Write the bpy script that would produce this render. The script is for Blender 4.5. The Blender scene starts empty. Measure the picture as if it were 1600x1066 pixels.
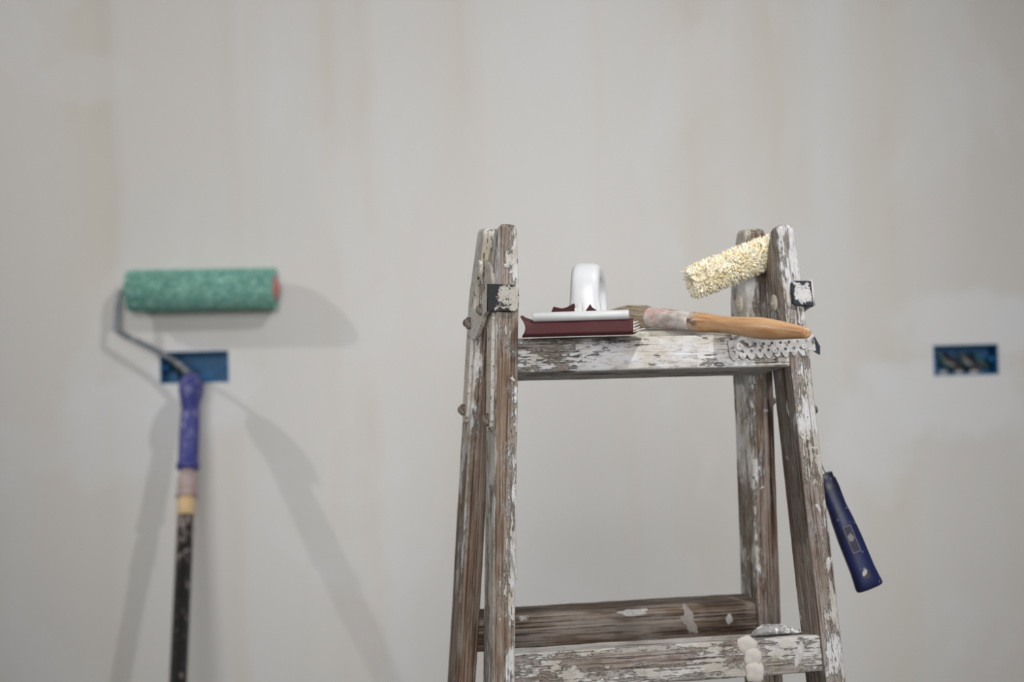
import bpy, bmesh, math, random
from mathutils import Vector, Matrix, noise

# ------------------------------------------------------------------ camera
scene = bpy.context.scene
COL = scene.collection
PITCH = math.atan((533 - 590) / 2222.2)      # negative: the camera looks slightly up
ROLL = 0.025
CAM = Vector((0, -2.45, 1.41))
fw = Vector((0, math.cos(PITCH), -math.sin(PITCH)))
up0 = Vector((0, math.sin(PITCH), math.cos(PITCH)))
rt0 = Vector((1, 0, 0))
rt = rt0 * math.cos(ROLL) - up0 * math.sin(ROLL)
up = up0 * math.cos(ROLL) + rt0 * math.sin(ROLL)
cd = bpy.data.cameras.new('camera')
cam = bpy.data.objects.new('camera', cd)
COL.objects.link(cam)
cam.matrix_world = Matrix((( rt.x, up.x, -fw.x, CAM.x), (rt.y, up.y, -fw.y, CAM.y),
                           (rt.z, up.z, -fw.z, CAM.z), (0, 0, 0, 1)))
cd.sensor_width = 36.0
cd.lens = 50.0
cd.clip_start = 0.05
cd.dof.use_dof = True
cd.dof.focus_distance = 1.335
cd.dof.aperture_fstop = 3.4
cd.dof.aperture_blades = 9
scene.camera = cam

# ------------------------------------------------------------------ world, lamps, exposure
scene.view_settings.view_transform = 'Standard'
scene.view_settings.look = 'None'
scene.view_settings.gamma = 1.0
scene.view_settings.use_curve_mapping = False
scene.view_settings.exposure = 0.32
world = bpy.data.worlds.new('world')
scene.world = world
world.use_nodes = True
bg = world.node_tree.nodes['Background']
bg.inputs[0].default_value = (1.0, 0.985, 0.96, 1)
bg.inputs[1].default_value = 0.12

def lamp(name, kind, loc, energy, color, radius, aim=None, angle=None, blend=1.0):
    ld = bpy.data.lights.new(name, kind)
    ld.energy = energy
    ld.color = color
    ld.shadow_soft_size = radius
    o = bpy.data.objects.new(name, ld)
    COL.objects.link(o)
    o.location = loc
    if aim is not None:
        o.rotation_euler = (Vector(aim) - Vector(loc)).to_track_quat('-Z', 'Y').to_euler()
        ld.spot_size = math.radians(angle)
        ld.spot_blend = blend
    return o

# two ceiling bulbs throw the two crisp shadows, an added soft fill spot behind the camera imitates lens vignetting
lamp('ceiling_spot_left', 'SPOT', (-2.08, -0.95, 2.62), 47, (1.0, 0.97, 0.93), 0.022, aim=(0.1, -0.2, 1.48), angle=80, blend=1.0)
lamp('ceiling_spot_right', 'SPOT', (0.67, -1.64, 2.62), 41, (1.0, 0.985, 0.975), 0.022, aim=(-0.2, -0.7, 1.35), angle=150, blend=1.0)
lamp('added_vignette_fill', 'SPOT', (0.1, -4.0, 1.95), 440, (1.0, 0.99, 0.975), 0.95, aim=(0.08, 0, 1.34), angle=34, blend=1.0)

# ------------------------------------------------------------------ helpers
rng = random.Random(7)

def link(o, parent=None, mat=None):
    COL.objects.link(o)
    if parent is not None:
        o.parent = parent
    if mat is not None and o.data is not None:
        o.data.materials.clear()
        o.data.materials.append(mat)
    return o

def mesh_obj(name, verts, faces, mat, parent=None, M=None, smooth=True):
    me = bpy.data.meshes.new(name)
    me.from_pydata([tuple(v) for v in verts], [], faces)
    me.update()
    bm = bmesh.new()
    bm.from_mesh(me)
    bmesh.ops.recalc_face_normals(bm, faces=bm.faces)
    bm.to_mesh(me)
    bm.free()
    if smooth:
        me.polygons.foreach_set('use_smooth', [True] * len(me.polygons))
    o = link(bpy.data.objects.new(name, me), parent, mat)
    if M is not None:
        o.matrix_local = M
    return o

def empty(name, M, label, cat):
    o = bpy.data.objects.new(name, None)
    COL.objects.link(o)
    o.empty_display_size = 0.05
    o.matrix_world = M
    o['label'] = label
    o['category'] = cat
    return o

def frame(origin, x, y, z):
    x = Vector(x).normalized(); y = Vector(y).normalized(); z = Vector(z).normalized()
    o = Vector(origin)
    return Matrix(((x.x, y.x, z.x, o.x), (x.y, y.y, z.y, o.y), (x.z, y.z, z.z, o.z), (0, 0, 0, 1)))

def loft(rings, closed=True, caps=True):
    n = len(rings[0])
    verts = [v for r in rings for v in r]
    faces = []
    for i in range(len(rings) - 1):
        for j in range(n if closed else n - 1):
            k = (j + 1) % n
            faces.append((i * n + j, i * n + k, (i + 1) * n + k, (i + 1) * n + j))
    if caps:
        faces.append(tuple(range(n - 1, -1, -1)))
        b = (len(rings) - 1) * n
        faces.append(tuple(range(b, b + n)))
    return verts, faces

def rrect(x0, x1, y0, y1, r, z, seg=3, mid=2):
    """rounded rectangle ring with extra points along its sides"""
    r = min(r, (x1 - x0) * .49, (y1 - y0) * .49)
    pts = []
    corners = [(x1 - r, y0 + r, -90), (x1 - r, y1 - r, 0), (x0 + r, y1 - r, 90), (x0 + r, y0 + r, 180)]
    out = []
    for cx, cy, a0 in corners:
        c = []
        for k in range(seg + 1):
            a = math.radians(a0 + 90 * k / seg)
            c.append((cx + r * math.cos(a), cy + r * math.sin(a)))
        out.append(c)
    for i in range(4):
        pts += out[i]
        a, b = out[i][-1], out[(i + 1) % 4][0]
        for k in range(1, mid + 1):
            t = k / (mid + 1)
            pts.append((a[0] + (b[0] - a[0]) * t, a[1] + (b[1] - a[1]) * t))
    return [Vector((p[0], p[1], z)) for p in pts]

def plank(name, L, prof, mat, parent, M, seed=0, amp=0.0006, step=0.012, rc=0.002, endr=0.003, fine_from=0.0):
    """worn timber: a lofted board along its local z, prof(z) -> x0, x1, y0, y1"""
    rings = []
    zs = [0.0, endr * .3, endr]
    z = endr
    while z < L - endr - step * .5:
        z += step if z >= fine_from else step * 5
        if z < L - endr - step * .4:
            zs.append(z)
    zs += [L - endr, L - endr * .3, L]
    for z in zs:
        x0, x1, y0, y1 = prof(z)
        e = max(0.0, endr - z, z - (L - endr))
        ins = endr - math.sqrt(max(0.0, endr * endr - e * e)) if e > 0 else 0.0
        ring = rrect(x0 + ins, x1 - ins, y0 + ins, y1 - ins, rc, z)
        cx, cy = (x0 + x1) / 2, (y0 + y1) / 2
        for p in ring:
            d = Vector((p.x - cx, p.y - cy, 0))
            d.normalize()
            q = Vector((p.x * 60 + seed * 7.3, p.y * 60, z * 14))
            q2 = Vector((p.x * 200 + seed * 3.1, p.y * 200, z * 70))
            p += d * (amp * noise.noise(q) + amp * .6 * noise.noise(q2))
        rings.append(ring)
    v, f = loft(rings)
    return mesh_obj(name, v, f, mat, parent, M)

def plate(name, outer, holes, th, mat, parent, M, bevel=0.0004):
    """flat sheet cut from a 2D outline with real holes; outline in local x,y; thickness along z"""
    cu = bpy.data.curves.new(name, 'CURVE')
    cu.dimensions = '2D'
    cu.fill_mode = 'BOTH'
    cu.extrude = th / 2
    cu.bevel_depth = bevel
    cu.bevel_resolution = 1
    for loop in [outer] + list(holes):
        s = cu.splines.new('POLY')
        s.points.add(len(loop) - 1)
        for p, (x, y) in zip(s.points, loop):
            p.co = (x, y, 0, 1)
        s.use_cyclic_u = True
    tmp = bpy.data.objects.new('tmp', cu)
    COL.objects.link(tmp)
    dg = bpy.context.evaluated_depsgraph_get()
    me = bpy.data.meshes.new_from_object(tmp.evaluated_get(dg))
    bpy.data.objects.remove(tmp)
    bpy.data.curves.remove(cu)
    me.name = name
    o = link(bpy.data.objects.new(name, me), parent, mat)
    o.matrix_local = M
    return o

def circle(cx, cy, r, n=14, a0=0.0):
    return [(cx + r * math.cos(a0 + 2 * math.pi * k / n), cy + r * math.sin(a0 + 2 * math.pi * k / n)) for k in range(n)]

def catmull(pts, n=8):
    pts = [Vector(p) for p in pts]
    P = [pts[0] * 2 - pts[1]] + pts + [pts[-1] * 2 - pts[-2]]
    out = []
    for i in range(1, len(P) - 2):
        for k in range(n):
            t = k / n
            a, b, c, d = P[i - 1], P[i], P[i + 1], P[i + 2]
            out.append(0.5 * ((2 * b) + (c - a) * t + (2 * a - 5 * b + 4 * c - d) * t * t + (3 * b - a - 3 * c + d) * t ** 3))
    out.append(pts[-1])
    return out

def sweep_rings(path, section, upv=Vector((0, 0, 1))):
    """section(i, t) -> list of (a, b) offsets in the plane across the path"""
    rings = []
    n = len(path)
    prev = None
    for i, p in enumerate(path):
        t = (path[min(i + 1, n - 1)] - path[max(i - 1, 0)]).normalized()
        if prev is None:
            a = upv.cross(t)
            if a.length < 1e-4:
                a = Vector((1, 0, 0)).cross(t)
            a.normalize()
        else:
            a = (prev - t * prev.dot(t)).normalized()
        prev = a
        b = t.cross(a)
        rings.append([p + a * u + b * w for u, w in section(i, i / (n - 1))])
    return rings

def tube(name, path, r, mat, parent=None, M=None, n=10):
    rf = r if callable(r) else (lambda t: r)
    v, f = loft(sweep_rings([Vector(p) for p in path],
                            lambda i, t: [(rf(t) * math.cos(2 * math.pi * k / n), rf(t) * math.sin(2 * math.pi * k / n)) for k in range(n)]))
    return mesh_obj(name, v, f, mat, parent, M)

def lathe_mesh(prof, n=28):
    """prof: list of (z, r); revolve about local z"""
    rings = [[Vector((max(r, 1e-5) * math.cos(2 * math.pi * k / n), max(r, 1e-5) * math.sin(2 * math.pi * k / n), z)) for k in range(n)] for z, r in prof]
    return loft(rings)

def axis_frame(a, b, upv=Vector((0, 0, 1))):
    """matrix whose z runs from a to b"""
    a = Vector(a); z = (Vector(b) - a).normalized()
    x = upv.cross(z)
    if x.length < 1e-3:
        x = Vector((1, 0, 0))
    x.normalize()
    return frame(a, x, z.cross(x), z)

# ------------------------------------------------------------------ materials
class NT:
    def __init__(self, name):
        self.m = bpy.data.materials.new(name)
        self.m.use_nodes = True
        self.t = self.m.node_tree
        self.b = self.t.nodes['Principled BSDF']
        self.tc = None
    def node(self, kind, **kw):
        n = self.t.nodes.new(kind)
        for k, v in kw.items():
            setattr(n, k, v)
        return n
    def put(self, sock, v):
        if isinstance(v, bpy.types.NodeSocket):
            self.t.links.new(v, sock)
        elif v is not None:
            if isinstance(v, tuple) and len(v) == 3 and sock.type == 'RGBA':
                v = v + (1,)
            sock.default_value = v
    def coord(self, scale=(1, 1, 1), loc=(0, 0, 0)):
        if self.tc is None:
            self.tc = self.node('ShaderNodeTexCoord')
        mp = self.node('ShaderNodeMapping')
        mp.inputs['Scale'].default_value = scale
        mp.inputs['Location'].default_value = loc
        self.t.links.new(self.tc.outputs['Object'], mp.inputs['Vector'])
        return mp.outputs[0]
    def noise(self, vec, scale=1.0, detail=4, rough=.55, dist=0.0):
        n = self.node('ShaderNodeTexNoise')
        self.put(n.inputs['Vector'], vec)
        n.inputs['Scale'].default_value = scale
        n.inputs['Detail'].default_value = detail
        n.inputs['Roughness'].default_value = rough
        n.inputs['Distortion'].default_value = dist
        return n.outputs['Fac']
    def math(self, op, a, b=None, c=None, clamp=False):
        n = self.node('ShaderNodeMath', operation=op, use_clamp=clamp)
        for s, v in zip(n.inputs, (a, b, c)):
            self.put(s, v)
        return n.outputs[0]
    def ss(self, v, lo, hi):
        n = self.node('ShaderNodeMapRange', interpolation_type='SMOOTHSTEP')
        self.put(n.inputs['Value'], v)
        n.inputs['From Min'].default_value = lo
        n.inputs['From Max'].default_value = hi
        return n.outputs[0]
    def mix(self, fac, a, b, mode='MIX'):
        n = self.node('ShaderNodeMix', data_type='RGBA', blend_type=mode)
        self.put(n.inputs[0], fac)
        self.put(n.inputs[6], a)
        self.put(n.inputs[7], b)
        return n.outputs[2]
    def sep(self, vec):
        n = self.node('ShaderNodeSeparateXYZ')
        self.put(n.inputs[0], vec)
        return n.outputs
    def ramp(self, fac, stops, interp='LINEAR'):
        n = self.node('ShaderNodeValToRGB')
        cr = n.color_ramp
        cr.interpolation = interp
        while len(cr.elements) < len(stops):
            cr.elements.new(0.5)
        for e, (p, c) in zip(cr.elements, stops):
            e.position = p
            e.color = c + (1,) if len(c) == 3 else c
        self.put(n.inputs[0], fac)
        return n.outputs[0]
    def bump(self, h, strength=.5, dist=.001):
        n = self.node('ShaderNodeBump')
        n.inputs['Strength'].default_value = strength
        n.inputs['Distance'].default_value = dist
        self.put(n.inputs['Height'], h)
        self.put(self.b.inputs['Normal'], n.outputs[0])
    def done(self, col, rough=.7, metal=0.0, spec=.3):
        self.put(self.b.inputs['Base Color'], col)
        self.put(self.b.inputs['Roughness'], rough)
        self.put(self.b.inputs['Metallic'], metal)
        self.put(self.b.inputs['Specular IOR Level'], spec)
        return self.m

def srgb(r, g, b):
    f = lambda c: (c / 255 / 12.92) if c / 255 <= .04045 else ((c / 255 + .055) / 1.055) ** 2.4
    return (f(r), f(g), f(b))

def painted_wood(name, seed, thr=.5, gx=0.0, gy=0.0, gz=0.0, zc=0.0, dark=(74, 58, 48), light=(134, 110, 92),
                 paint=(214, 214, 216), wash=.5, tint=(186, 180, 170), soft=.018, crack=.75, sl=0.0, sr=0.0, sf=0.0):
    """bare streaky timber (grain along local z) under flaking wall paint and dried splashes"""
    t = NT(name)
    o = (seed * 3.17, seed * 1.93, seed * 5.71)
    grain = t.noise(t.coord((620, 620, 7), o), 1.0, 5, .65)
    rings = t.noise(t.coord((330, 330, 3.0), o), 1.0, 4, .65, .3)
    w = t.ramp(t.math('ADD', t.math('MULTIPLY', grain, .6), t.math('MULTIPLY', rings, .4)),
               [(.32, srgb(*[c * .62 for c in dark])), (.43, srgb(*dark)), (.54, srgb(*light)), (.70, srgb(*[min(255, c * 1.18) for c in light]))])
    # open cracks along the grain
    ck = t.noise(t.coord((330, 330, 9), (o[2], o[1], o[0])), 1.0, 3, .5)
    crk = t.math('SUBTRACT', 1.0, t.ss(ck, .30, .36))
    # thin greyed wash rubbed along the grain
    wn = t.noise(t.coord((48, 48, 11), (o[1], o[2], o[0])), 1.0, 6, .68)
    wv = t.math('ADD', wn, t.math('MULTIPLY', t.math('SUBTRACT', grain, .5), .75))
    wash_m = t.math('MULTIPLY', t.ss(wv, .40, .66), wash)
    c = t.mix(wash_m, w, srgb(172, 166, 160))
    # flaking paint
    big = t.noise(t.coord((40, 40, 17), o), 1.0, 7, .66, .5)
    flake = t.noise(t.coord((330, 330, 90), (o[2], o[0], o[1])), 1.0, 5, .65)
    xyz = t.sep(t.coord())
    val = t.math('ADD', t.math('MULTIPLY', big, .70), t.math('MULTIPLY', flake, .30))
    val = t.math('ADD', val, t.math('MULTIPLY', t.math('SUBTRACT', grain, .5), .28))
    if gx:
        val = t.math('ADD', val, t.math('MULTIPLY', xyz[0], gx))
    if gy:
        val = t.math('ADD', val, t.math('MULTIPLY', xyz[1], gy))
    if gz:
        val = t.math('ADD', val, t.math('MULTIPLY', t.math('SUBTRACT', xyz[2], zc), gz))
    nrm = t.sep(t.tc.outputs['Normal'])
    for k, ax, sg in ((sl, 0, -1.0), (sr, 0, 1.0), (sf, 1, -1.0)):      # thicker on the side that was splashed most
        if k:
            val = t.math('ADD', val, t.math('MULTIPLY', t.ss(t.math('MULTIPLY', nrm[ax], sg), .3, .8), k))
    mask = t.ss(val, thr - soft, thr + soft)
    thin = t.math('MULTIPLY', t.ss(val, thr - .085, thr + .01), .42)
    # small splashes of several sizes
    for sc, pick, r0 in ((95, .90, .06),):
        vo = t.node('ShaderNodeTexVoronoi', feature='F1')
        wv3 = t.node('ShaderNodeVectorMath', operation='ADD')
        nz3 = t.node('ShaderNodeTexNoise')
        t.put(nz3.inputs['Vector'], t.coord((160, 160, 110), o))
        t.put(wv3.inputs[0], t.coord((sc, sc, sc * .55), o)); t.put(wv3.inputs[1], nz3.outputs['Color'])
        t.put(vo.inputs['Vector'], wv3.outputs[0])
        vo.inputs['Scale'].default_value = 1.0
        hs = t.sep(vo.outputs['Color'])
        rad = t.math('MULTIPLY_ADD', hs[1], .22, r0)
        spl = t.math('MULTIPLY', t.ss(t.math('SUBTRACT', rad, vo.outputs['Distance']), 0.0, .05), t.ss(hs[0], pick, pick + .01))
        mask = t.math('MAXIMUM', mask, spl)
    tone = t.noise(t.coord((30, 30, 20), (o[1], o[0], o[2])), 1.0, 5, .65)
    pc = t.mix(t.ss(tone, .40, .62), srgb(*paint), srgb(*tint))
    dirt = t.noise(t.coord((300, 300, 90), o), 1.0, 5, .7)
    pc = t.mix(t.math('MULTIPLY', t.ss(dirt, .48, .68), .55), pc, srgb(122, 117, 112))
    c = t.mix(t.math('MULTIPLY', crk, crack), c, srgb(40, 33, 29))
    c = t.mix(t.math('MAXIMUM', mask, thin), c, pc)
    c = t.mix(t.math('MULTIPLY', t.math('MULTIPLY', crk, crack), .5), c, srgb(58, 50, 46))
    lump = t.noise(t.coord((120, 120, 90), o), 1.0, 6, .65)
    h = t.math('ADD', t.math('MULTIPLY', mask, t.math('ADD', .45, t.math('MULTIPLY', lump, 1.1))), t.math('MULTIPLY', grain, .55))
    h = t.math('SUBTRACT', h, t.math('MULTIPLY', crk, crack))
    t.bump(h, 1.0, .0013)
    return t.done(c, t.math('SUBTRACT', .80, t.math('MULTIPLY', mask, .12)), 0, .22)

def crusted_metal(name, seed, base=(36, 38, 44), crust=(196, 192, 184), thr=.48, rust=.3, gx=0.0, edge=None):
    """edge = (cx, cy, hx, hy, k): crust thins out by k towards the rim of a plate"""
    t = NT(name)
    o = (seed * 2.7, seed * 1.3, seed * 4.1)
    big = t.noise(t.coord((110, 110, 110), o), 1.0, 7, .68, .5)
    fine = t.noise(t.coord((420, 420, 420), o), 1.0, 5, .68)
    val = t.math('ADD', t.math('MULTIPLY', big, .68), t.math('MULTIPLY', fine, .32))
    xyz = t.sep(t.coord())
    if gx:
        val = t.math('ADD', val, t.math('MULTIPLY', xyz[0], gx))
    if edge:
        dx = t.math('ABSOLUTE', t.math('DIVIDE', t.math('SUBTRACT', xyz[0], edge[0]), edge[2]))
        dy = t.math('ABSOLUTE', t.math('DIVIDE', t.math('SUBTRACT', xyz[1], edge[1]), edge[3]))
        e = t.math('POWER', t.math('MAXIMUM', dx, dy), 4.0)
        val = t.math('SUBTRACT', val, t.math('MULTIPLY', e, edge[4]))
    m = t.ss(val, thr - .025, thr + .025)
    rn = t.noise(t.coord((160, 160, 160), (o[1], o[2], o[0])), 1.0, 5, .6)
    pc = t.mix(t.math('MULTIPLY', t.ss(rn, .50, .64), rust), srgb(*crust), srgb(140, 106, 78))
    pc = t.mix(t.math('MULTIPLY', t.ss(fine, .52, .66), .5), pc, srgb(96, 92, 88))
    t.bump(t.math('ADD', m, t.math('MULTIPLY', fine, .5)), .9, .0007)
    return t.done(t.mix(m, srgb(*base), pc), .6, 0.0, .35)

def simple(name, rgb, rough=.5, spec=.4, var=.0, scale=200, metal=0.0, speck=None, speck_thr=.6, bump=0.0):
    t = NT(name)
    n = t.noise(t.coord((scale,) * 3), 1.0, 5, .6)
    c = t.mix(t.math('MULTIPLY', t.ss(n, .35, .65), var), srgb(*rgb), srgb(*[k * .6 for k in rgb]))
    if speck:
        n2 = t.noise(t.coord((scale * .7,) * 3, (3.3, 1.1, 7.9)), 1.0, 6, .7)
        c = t.mix(t.ss(n2, speck_thr, speck_thr + .04), c, srgb(*speck))
    if bump:
        t.bump(n, .6, bump)
    return t.done(c, rough, metal, spec)

# ------------------------------------------------------------------ the room
def wall_material():
    t = NT('skimmed_plaster')
    pos = t.sep(t.coord())
    wob = t.noise(t.coord((.8, 1, 1.6)), 1.0, 4, .6)
    X = t.math('ADD', pos[0], t.math('MULTIPLY', t.math('SUBTRACT', wob, .5), .10))
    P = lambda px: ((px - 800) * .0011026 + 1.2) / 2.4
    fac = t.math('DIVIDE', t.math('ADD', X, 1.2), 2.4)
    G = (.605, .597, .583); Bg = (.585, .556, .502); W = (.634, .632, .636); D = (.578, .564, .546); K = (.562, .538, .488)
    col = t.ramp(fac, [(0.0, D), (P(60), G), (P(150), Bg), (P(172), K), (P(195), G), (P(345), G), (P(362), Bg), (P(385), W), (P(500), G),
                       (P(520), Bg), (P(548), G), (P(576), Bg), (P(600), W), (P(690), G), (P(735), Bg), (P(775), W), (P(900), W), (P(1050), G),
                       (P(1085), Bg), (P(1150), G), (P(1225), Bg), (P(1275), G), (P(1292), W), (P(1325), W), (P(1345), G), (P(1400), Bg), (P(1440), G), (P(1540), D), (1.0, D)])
    fade = t.noise(t.coord((2.5, 1, 1.3), (5.5, 0, 1.7)), 1.0, 4, .6)
    col = t.mix(t.ss(fade, .30, .70), col, G + (1,))
    st = t.noise(t.coord((7, 1, .55), (2.2, 0, .4)), 1.0, 4, .6)
    col = t.mix(t.math('MULTIPLY', t.ss(st, .50, .66), .22), col, (.57, .54, .48, 1))
    sm = t.noise(t.coord((3.2, 1, 2.2), (8.2, 0, 3.4)), 1.0, 5, .6, .5)
    col = t.mix(t.math('MULTIPLY', t.ss(sm, .52, .64), .45), col, (.64, .643, .655, 1))
    # filler smeared round the two wall boxes and down from them
    dn = t.noise(t.coord((9, 1, 9)), 1.0, 4, .6)
    for (cx, cz, rx, rz, k) in ((.79, 1.48, .16, .07, .8), (.75, 1.36, .16, .08, .8), (.62, 1.30, .09, .12, .7), (-.56, 1.40, .14, .10, .7),
                                (-.66, 1.33, .16, .10, .5), (-.74, 1.95, .10, .05, .35), (.86, 1.48, .05, .05, .4)):
        dx = t.math('DIVIDE', t.math('SUBTRACT', pos[0], cx), rx)
        dz = t.math('DIVIDE', t.math('SUBTRACT', pos[2], cz), rz)
        d = t.math('SQRT', t.math('ADD', t.math('MULTIPLY', dx, dx), t.math('MULTIPLY', dz, dz)))
        d = t.math('ADD', d, t.math('MULTIPLY', t.math('SUBTRACT', dn, .5), 1.6))
        m = t.math('MULTIPLY', t.math('SUBTRACT', 1.0, t.ss(d, .55, 1.05)), k)
        col = t.mix(m, col, (.645, .652, .668, 1))
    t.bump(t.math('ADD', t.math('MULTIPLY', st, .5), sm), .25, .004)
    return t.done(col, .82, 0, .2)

plaster = wall_material()
plain_wall = simple('side_wall_plaster', (206, 203, 198), .85, .2, .06, 3)
ceiling_paint = simple('ceiling_paint', (222, 221, 218), .9, .2, .04, 3)
screed = simple('floor_screed', (112, 104, 94), .85, .2, .3, 6, bump=.002)

BOXES = [(-.6075, -.4890, 1.4140, 1.4690), (.7248, .8368, 1.3943, 1.4472)]
WX, WH, FY = 2.7, 2.75, -4.8
def grid_wall():
    xs = sorted({-WX, WX} | {b[0] for b in BOXES} | {b[1] for b in BOXES})
    zs = sorted({0.0, WH} | {b[2] for b in BOXES} | {b[3] for b in BOXES})
    v, f = [], []
    def quad(x0, x1, z0, z1):
        i = len(v)
        v.extend([(x0, 0, z0), (x1, 0, z0), (x1, 0, z1), (x0, 0, z1)])
        f.append((i, i + 1, i + 2, i + 3))
    for a, b in zip(xs, xs[1:]):
        for c, d in zip(zs, zs[1:]):
            if any(abs(a - q[0]) < 1e-6 and abs(b - q[1]) < 1e-6 and c >= q[2] - 1e-6 and d <= q[3] + 1e-6 for q in BOXES):
                continue
            quad(a, b, c, d)
    # plaster reveals of the two openings, 12 mm deep
    for (x0, x1, z0, z1) in BOXES:
        for p, q in (((x0, z0), (x1, z0)), ((x1, z0), (x1, z1)), ((x1, z1), (x0, z1)), ((x0, z1), (x0, z0))):
            i = len(v)
            v.extend([(p[0], 0, p[1]), (q[0], 0, q[1]), (q[0], .006, q[1]), (p[0], .006, p[1])])
            f.append((i, i + 1, i + 2, i + 3))
    # outer shell so the wall has thickness
    i = len(v)
    T = .12
    v.extend([(-WX, 0, 0), (WX, 0, 0), (WX, 0, WH), (-WX, 0, WH), (-WX, T, 0), (WX, T, 0), (WX, T, WH), (-WX, T, WH)])
    f.extend([(i, i + 1, i + 5, i + 4), (i + 1, i + 2, i + 6, i + 5), (i + 2, i + 3, i + 7, i + 6), (i + 3, i, i + 4, i + 7), (i + 4, i + 5, i + 6, i + 7)])
    return v, f
v, f = grid_wall()
me = bpy.data.meshes.new('wall_back'); me.from_pydata(v, [], f); me.update()
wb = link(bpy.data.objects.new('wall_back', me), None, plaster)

def slab(name, x0, x1, y0, y1, z0, z1, mat):
    v = [(x, y, z) for z in (z0, z1) for y in (y0, y1) for x in (x0, x1)]
    f = [(0, 2, 3, 1), (4, 5, 7, 6), (0, 1, 5, 4), (2, 6, 7, 3), (0, 4, 6, 2), (1, 3, 7, 5)]
    return mesh_obj(name, v, f, mat, smooth=False)
fl = slab('floor', -WX, WX, FY, 0, -.1, 0, screed)
ce = slab('ceiling', -WX, WX, FY, 0, WH, WH + .1, ceiling_paint)
wl = slab('wall_left', -WX - .12, -WX, FY, 0, 0, WH, plain_wall)
wr = slab('wall_right', WX, WX + .12, FY, 0, 0, WH, plain_wall)
for o, lab in ((wb, 'pale grey skim-coated plaster wall with faint beige vertical streaks'), (fl, 'bare grey screed floor'), (ce, 'plain white ceiling'),
               (wl, 'plain plaster side wall'), (wr, 'plain plaster side wall')):
    o['kind'] = 'structure'

# recessed wall boxes
blue_box = simple('blue_box_plastic', (18, 100, 150), .45, .4, .35, 60, speck=(196, 200, 204), speck_thr=.63)
cable_mats = [simple('cable_sheath_dark', (34, 40, 52), .5), simple('cable_sheath_green', (62, 92, 70), .5), simple('cable_sheath_grey', (150, 148, 150), .5),
              simple('cable_sheath_brown', (92, 66, 58), .5)]
plaster_lump = simple('plaster_lump', (186, 186, 186), .85, .2, .3, 90, bump=.002)
def wall_box(rect, label, seed, nc, cx0, cx1, lumps, CR=.0034):
    x0, x1, z0, z1 = rect
    W, H, DP, th = x1 - x0 - .0006, z1 - z0 - .0006, .048, .002
    E = empty('wall_box', Matrix.Translation(((x0 + x1) / 2, .0005, (z0 + z1) / 2)), label, 'electrical box')
    o0 = [(-W / 2, -H / 2), (W / 2, -H / 2), (W / 2, H / 2), (-W / 2, H / 2)]
    v, f = [], []
    for ins, y in ((0, 0), (th, 0), (th, DP - th), (0, DP)):
        v += [((a - math.copysign(ins, a)), y, (b - math.copysign(ins, b))) for a, b in o0]
    for L0, L1 in ((0, 1), (1, 2), (0, 3)):
        for k in range(4):
            n = (k + 1) % 4
            f.append((L0 * 4 + k, L0 * 4 + n, L1 * 4 + n, L1 * 4 + k))
    f += [(8, 9, 10, 11), (12, 13, 14, 15)]
    mesh_obj('box_body', v, f, blue_box, E, smooth=False)
    r = random.Random(seed)
    for s in (-1, 1):   # screw posts at both ends
        vv, ff = lathe_mesh([(0, 0), (0, .0042), (.030, .0042), (.030, 0)], 14)
        mesh_obj('screw_post', vv, ff, blue_box, E, Matrix.Translation((s * (W / 2 - .007), .008, 0)) @ Matrix.Rotation(-math.pi / 2, 4, 'X'))
    for k in range(nc):
        a = cx0 + (cx1 - cx0) * (k + .5) / nc
        zb = -H / 2 + .008
        pts = [(a - .012 + r.uniform(-.006, .006), .042, H / 2 - .012 - r.uniform(0, .01)), (a - .004, .026, .004 + r.uniform(-.006, .006)),
               (a + .006 + r.uniform(-.004, .008), .016, zb + .006 + r.uniform(0, .01)), (a + .020 + r.uniform(-.01, .01), .026, zb + r.uniform(0, .006)),
               (a + .030, .038, zb + .012)]
        pts = [(max(-W / 2 + .008, min(W / 2 - .008, p[0])), p[1], p[2]) for p in pts]
        tube('cable', catmull(pts, 6), CR, cable_mats[k % 4], E, n=8)
    for k in range(lumps):
        vv, ff = lathe_mesh([(0, .010), (.003, .009), (.006, .006), (.0075, .0)], 10)
        rr = random.Random(k + seed)
        vv = [Vector((p.x * (1 + .5 * noise.noise(p * 160 + Vector((k, 0, 0)))), p.y * (1 + .4 * noise.noise(p * 130)), p.z)) for p in vv]
        mesh_obj('plaster_lump', vv, ff, plaster_lump, E, Matrix.Translation((cx0 + (cx1 - cx0) * (k + .5) / lumps, .020 + .012 * rr.random(), -H / 2 + th)))
    return E
wall_box(BOXES[0], 'blue recessed electrical box in the wall behind the purple roller handle', 3, 2, -.045, -.030, 0)
wall_box(BOXES[1], 'blue recessed electrical box full of cables on the right of the wall', 9, 10, -.044, .034, 3, CR=.0021)

# ------------------------------------------------------------------ the ladder
PHI = math.radians(11)
LEAN = math.radians(6)
U = Vector((math.cos(PHI), math.sin(PHI), 0))
B = Vector((-math.sin(PHI), math.cos(PHI), 0))
P0 = Vector((-.0034, -1.12, 1.428))
base = P0 + U * .14 + B * .07
LADDER_M = Matrix.Translation((base.x, base.y, 0)) @ Matrix.Rotation(PHI, 4, 'Z')
ladder = empty('step_ladder', LADDER_M, 'old wooden double step ladder crusted with white paint standing before the wall', 'ladder')
Z0 = 1.428
S_f = Vector((0, math.sin(LEAN), math.cos(LEAN))); D_f = Vector((0, math.cos(LEAN), -math.sin(LEAN)))
S_b = Vector((0, -math.sin(LEAN), math.cos(LEAN))); D_b = Vector((0, math.cos(LEAN), math.sin(LEAN)))
O_f = Vector((-.14, -.07, Z0)); O_b = Vector((-.14, .02, Z0))
XU = Vector((1, 0, 0))

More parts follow.
